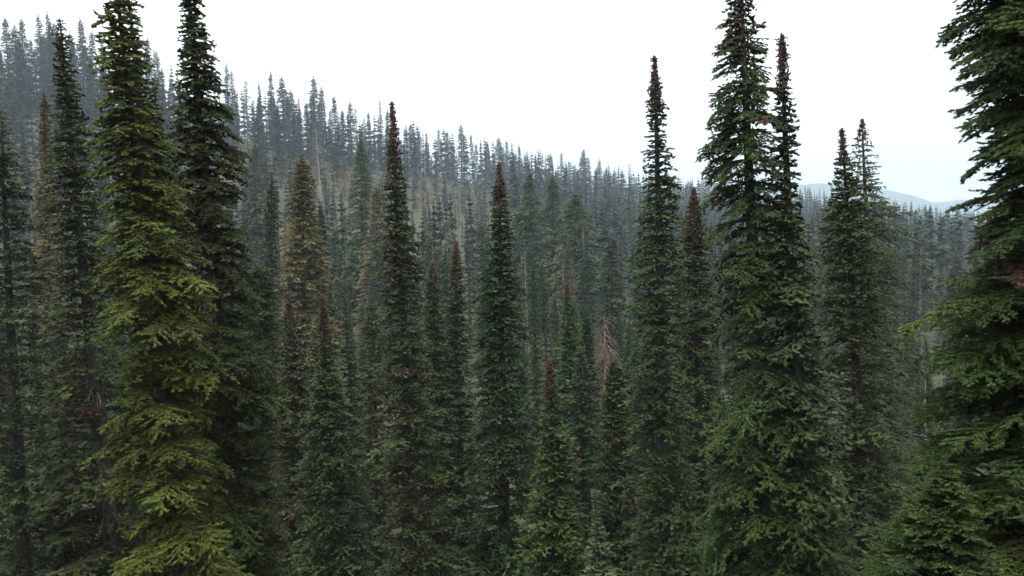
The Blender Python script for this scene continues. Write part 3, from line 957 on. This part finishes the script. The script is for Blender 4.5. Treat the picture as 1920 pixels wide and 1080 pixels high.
rb = np.random.default_rng(9)
BUSH = [bush_geo(rb, 1.5, 1.9, 900, .22).mesh('bush', [M_LEAF]) for _ in range(4)]
EMBER = [(.28, .11, .05), (.24, .09, .06), (.26, .17, .07), (.20, .13, .08)]
for (px, py, lab, c, s) in [(618, 322, 'orange-red autumn bush on the slope, left of the grey-green broad spruce', 0, 1.5), (640, 335, 'pinkish autumn bush touching the grey-green broad spruce', 1, 1.3),
                            (607, 345, 'pale orange bush under the bleached branching dead tree', 2, 1.2), (525, 330, 'orange autumn bush between the column fir and golden-tan spruce', 0, 1.6),
                            (528, 300, 'red autumn bush high above the narrow column fir', 1, 1.2), (790, 352, 'tan bush in the clearing right of the rusty-tipped spire', 3, 1.3),
                            (820, 358, 'faded tan bush in the middle of the hillside clearing', 3, 1.5), (775, 372, 'ochre bush low in the clearing by the rusty-tipped spire', 2, 1.3),
                            (850, 372, 'pale brown bush at the right end of the clearing', 3, 1.4), (925, 385, 'tan bush beside the tip of the dense middle fir', 3, 1.3)]:
    # walk along the ray until it meets the slope
    d = 120.0
    while d < 800:
        p = W(px, py, d)
        if p.z < gz(p.x, d): break
        d += 1
    o = link('bush', BUSH[(px + py) % 4], None, EMBER[c])
    o.location = (p.x, d, gz(p.x, d) - .2); o.scale = (s * 1.8,) * 3
    o.rotation_euler = (0, 0, px)
    tag(o, lab, 'bush', 'autumn bushes on the hillside')

und = Geo()
ru = np.random.default_rng(4)
bb = [bush_geo(ru, 1.0, .8, 36, .38).arrays() for _ in range(4)]
for _ in range(700):
    d = ru.uniform(95, 560); x = d * ru.uniform(-.7, .7)
    V, F, M_, T = bb[int(ru.integers(4))]
    und.add(V * ru.uniform(.6, 1.6) + np.array([x, d, gz(x, d) - .1]), F, M_, T)
tag(link('undergrowth', und.mesh('undergrowth', [M_LEAF]), None, (.050, .062, .032)), 'low dull green undergrowth scattered over the hillside', 'undergrowth', kind='stuff')
und = Geo(); straw = Geo()
for px_, py_, w_, h_ in MEADOW:
    for _ in range(330):
        px2, py2 = ru.uniform(px_ - w_ * 1.2, px_ + w_ * 1.2), ru.uniform(py_ - h_ * 1.3, py_ + h_ * 1.5)
        d = 130.0
        while d < 700:
            p = W(px2, py2, d)
            if p.z < gz(p.x, d): break
            d += 6
        V, F, M_, T = bb[int(ru.integers(4))]
        (und if ru.random() < .55 else straw).add(V * ru.uniform(.8, 2.2) + np.array([p.x, d, gz(p.x, d) - .2]), F, M_, T)
tag(link('undergrowth', und.mesh('undergrowth', [M_LEAF]), None, (.17, .10, .06)), 'rusty tan brush covering the hillside clearing', 'undergrowth', kind='stuff')
tag(link('dry_grass', straw.mesh('dry_grass', [M_LEAF]), None, (.20, .15, .09)), 'pale straw-coloured growth mixed into the rusty clearing brush', 'dry grass', kind='stuff')
und = Geo()
for _ in range(900):
    d = ru.uniform(24, 95); x = d * ru.uniform(-.75, .75)
    V, F, M_, T = bb[int(ru.integers(4))]
    und.add(V * ru.uniform(.6, 1.5) + np.array([x, d, gz(x, d) - .1]), F, M_, T)
tag(link('undergrowth', und.mesh('undergrowth', [M_LEAF]), None, (.048, .062, .022)), 'yellow-green undergrowth on the valley floor between trunks', 'undergrowth', kind='stuff')

# the rust-red dead tuft caught on the dark olive spire
_r, _H, _p, _ = olive_spire
_c = W(172, 770, 27.2)
o = link('dead_tuft', bush_geo(rb, .34, .5, 700, .09).mesh('dead_tuft', [M_DRY]), _r)
o.location = _c - _r.location - Vector((0, 0, .25))

# ------------------------------------------------------------------ haze
zmin = float(GV[:, 2].min()) - 12
x0, x1, y0, y1, z0, z1 = -6500, 6500, -260, 5500, min(zmin, -90), 460
HVv = np.array([(x, y, z) for z in (z0, z1) for y in (y0, y1) for x in (x0, x1)], float)
HF = np.array([(0, 2, 3), (0, 3, 1), (4, 5, 7), (4, 7, 6), (0, 1, 5), (0, 5, 4), (2, 6, 7), (2, 7, 3), (0, 4, 6), (0, 6, 2), (1, 3, 7), (1, 7, 5)])
mh = bpy.data.materials.new('haze_air'); mh.use_nodes = True
nn = mh.node_tree.nodes
for q in list(nn):
    if q.type != 'OUTPUT_MATERIAL': nn.remove(q)
vol = nn.new('ShaderNodeVolumePrincipled')
vol.inputs['Color'].default_value = (.68, .85, 1.0, 1)
vol.inputs['Density'].default_value = .0003
mh.node_tree.links.new(vol.outputs[0], nn['Material Output'].inputs['Volume'])
tag(link('haze', mesh_from('haze', HVv, HF, None, None, [mh])), kind='stuff')
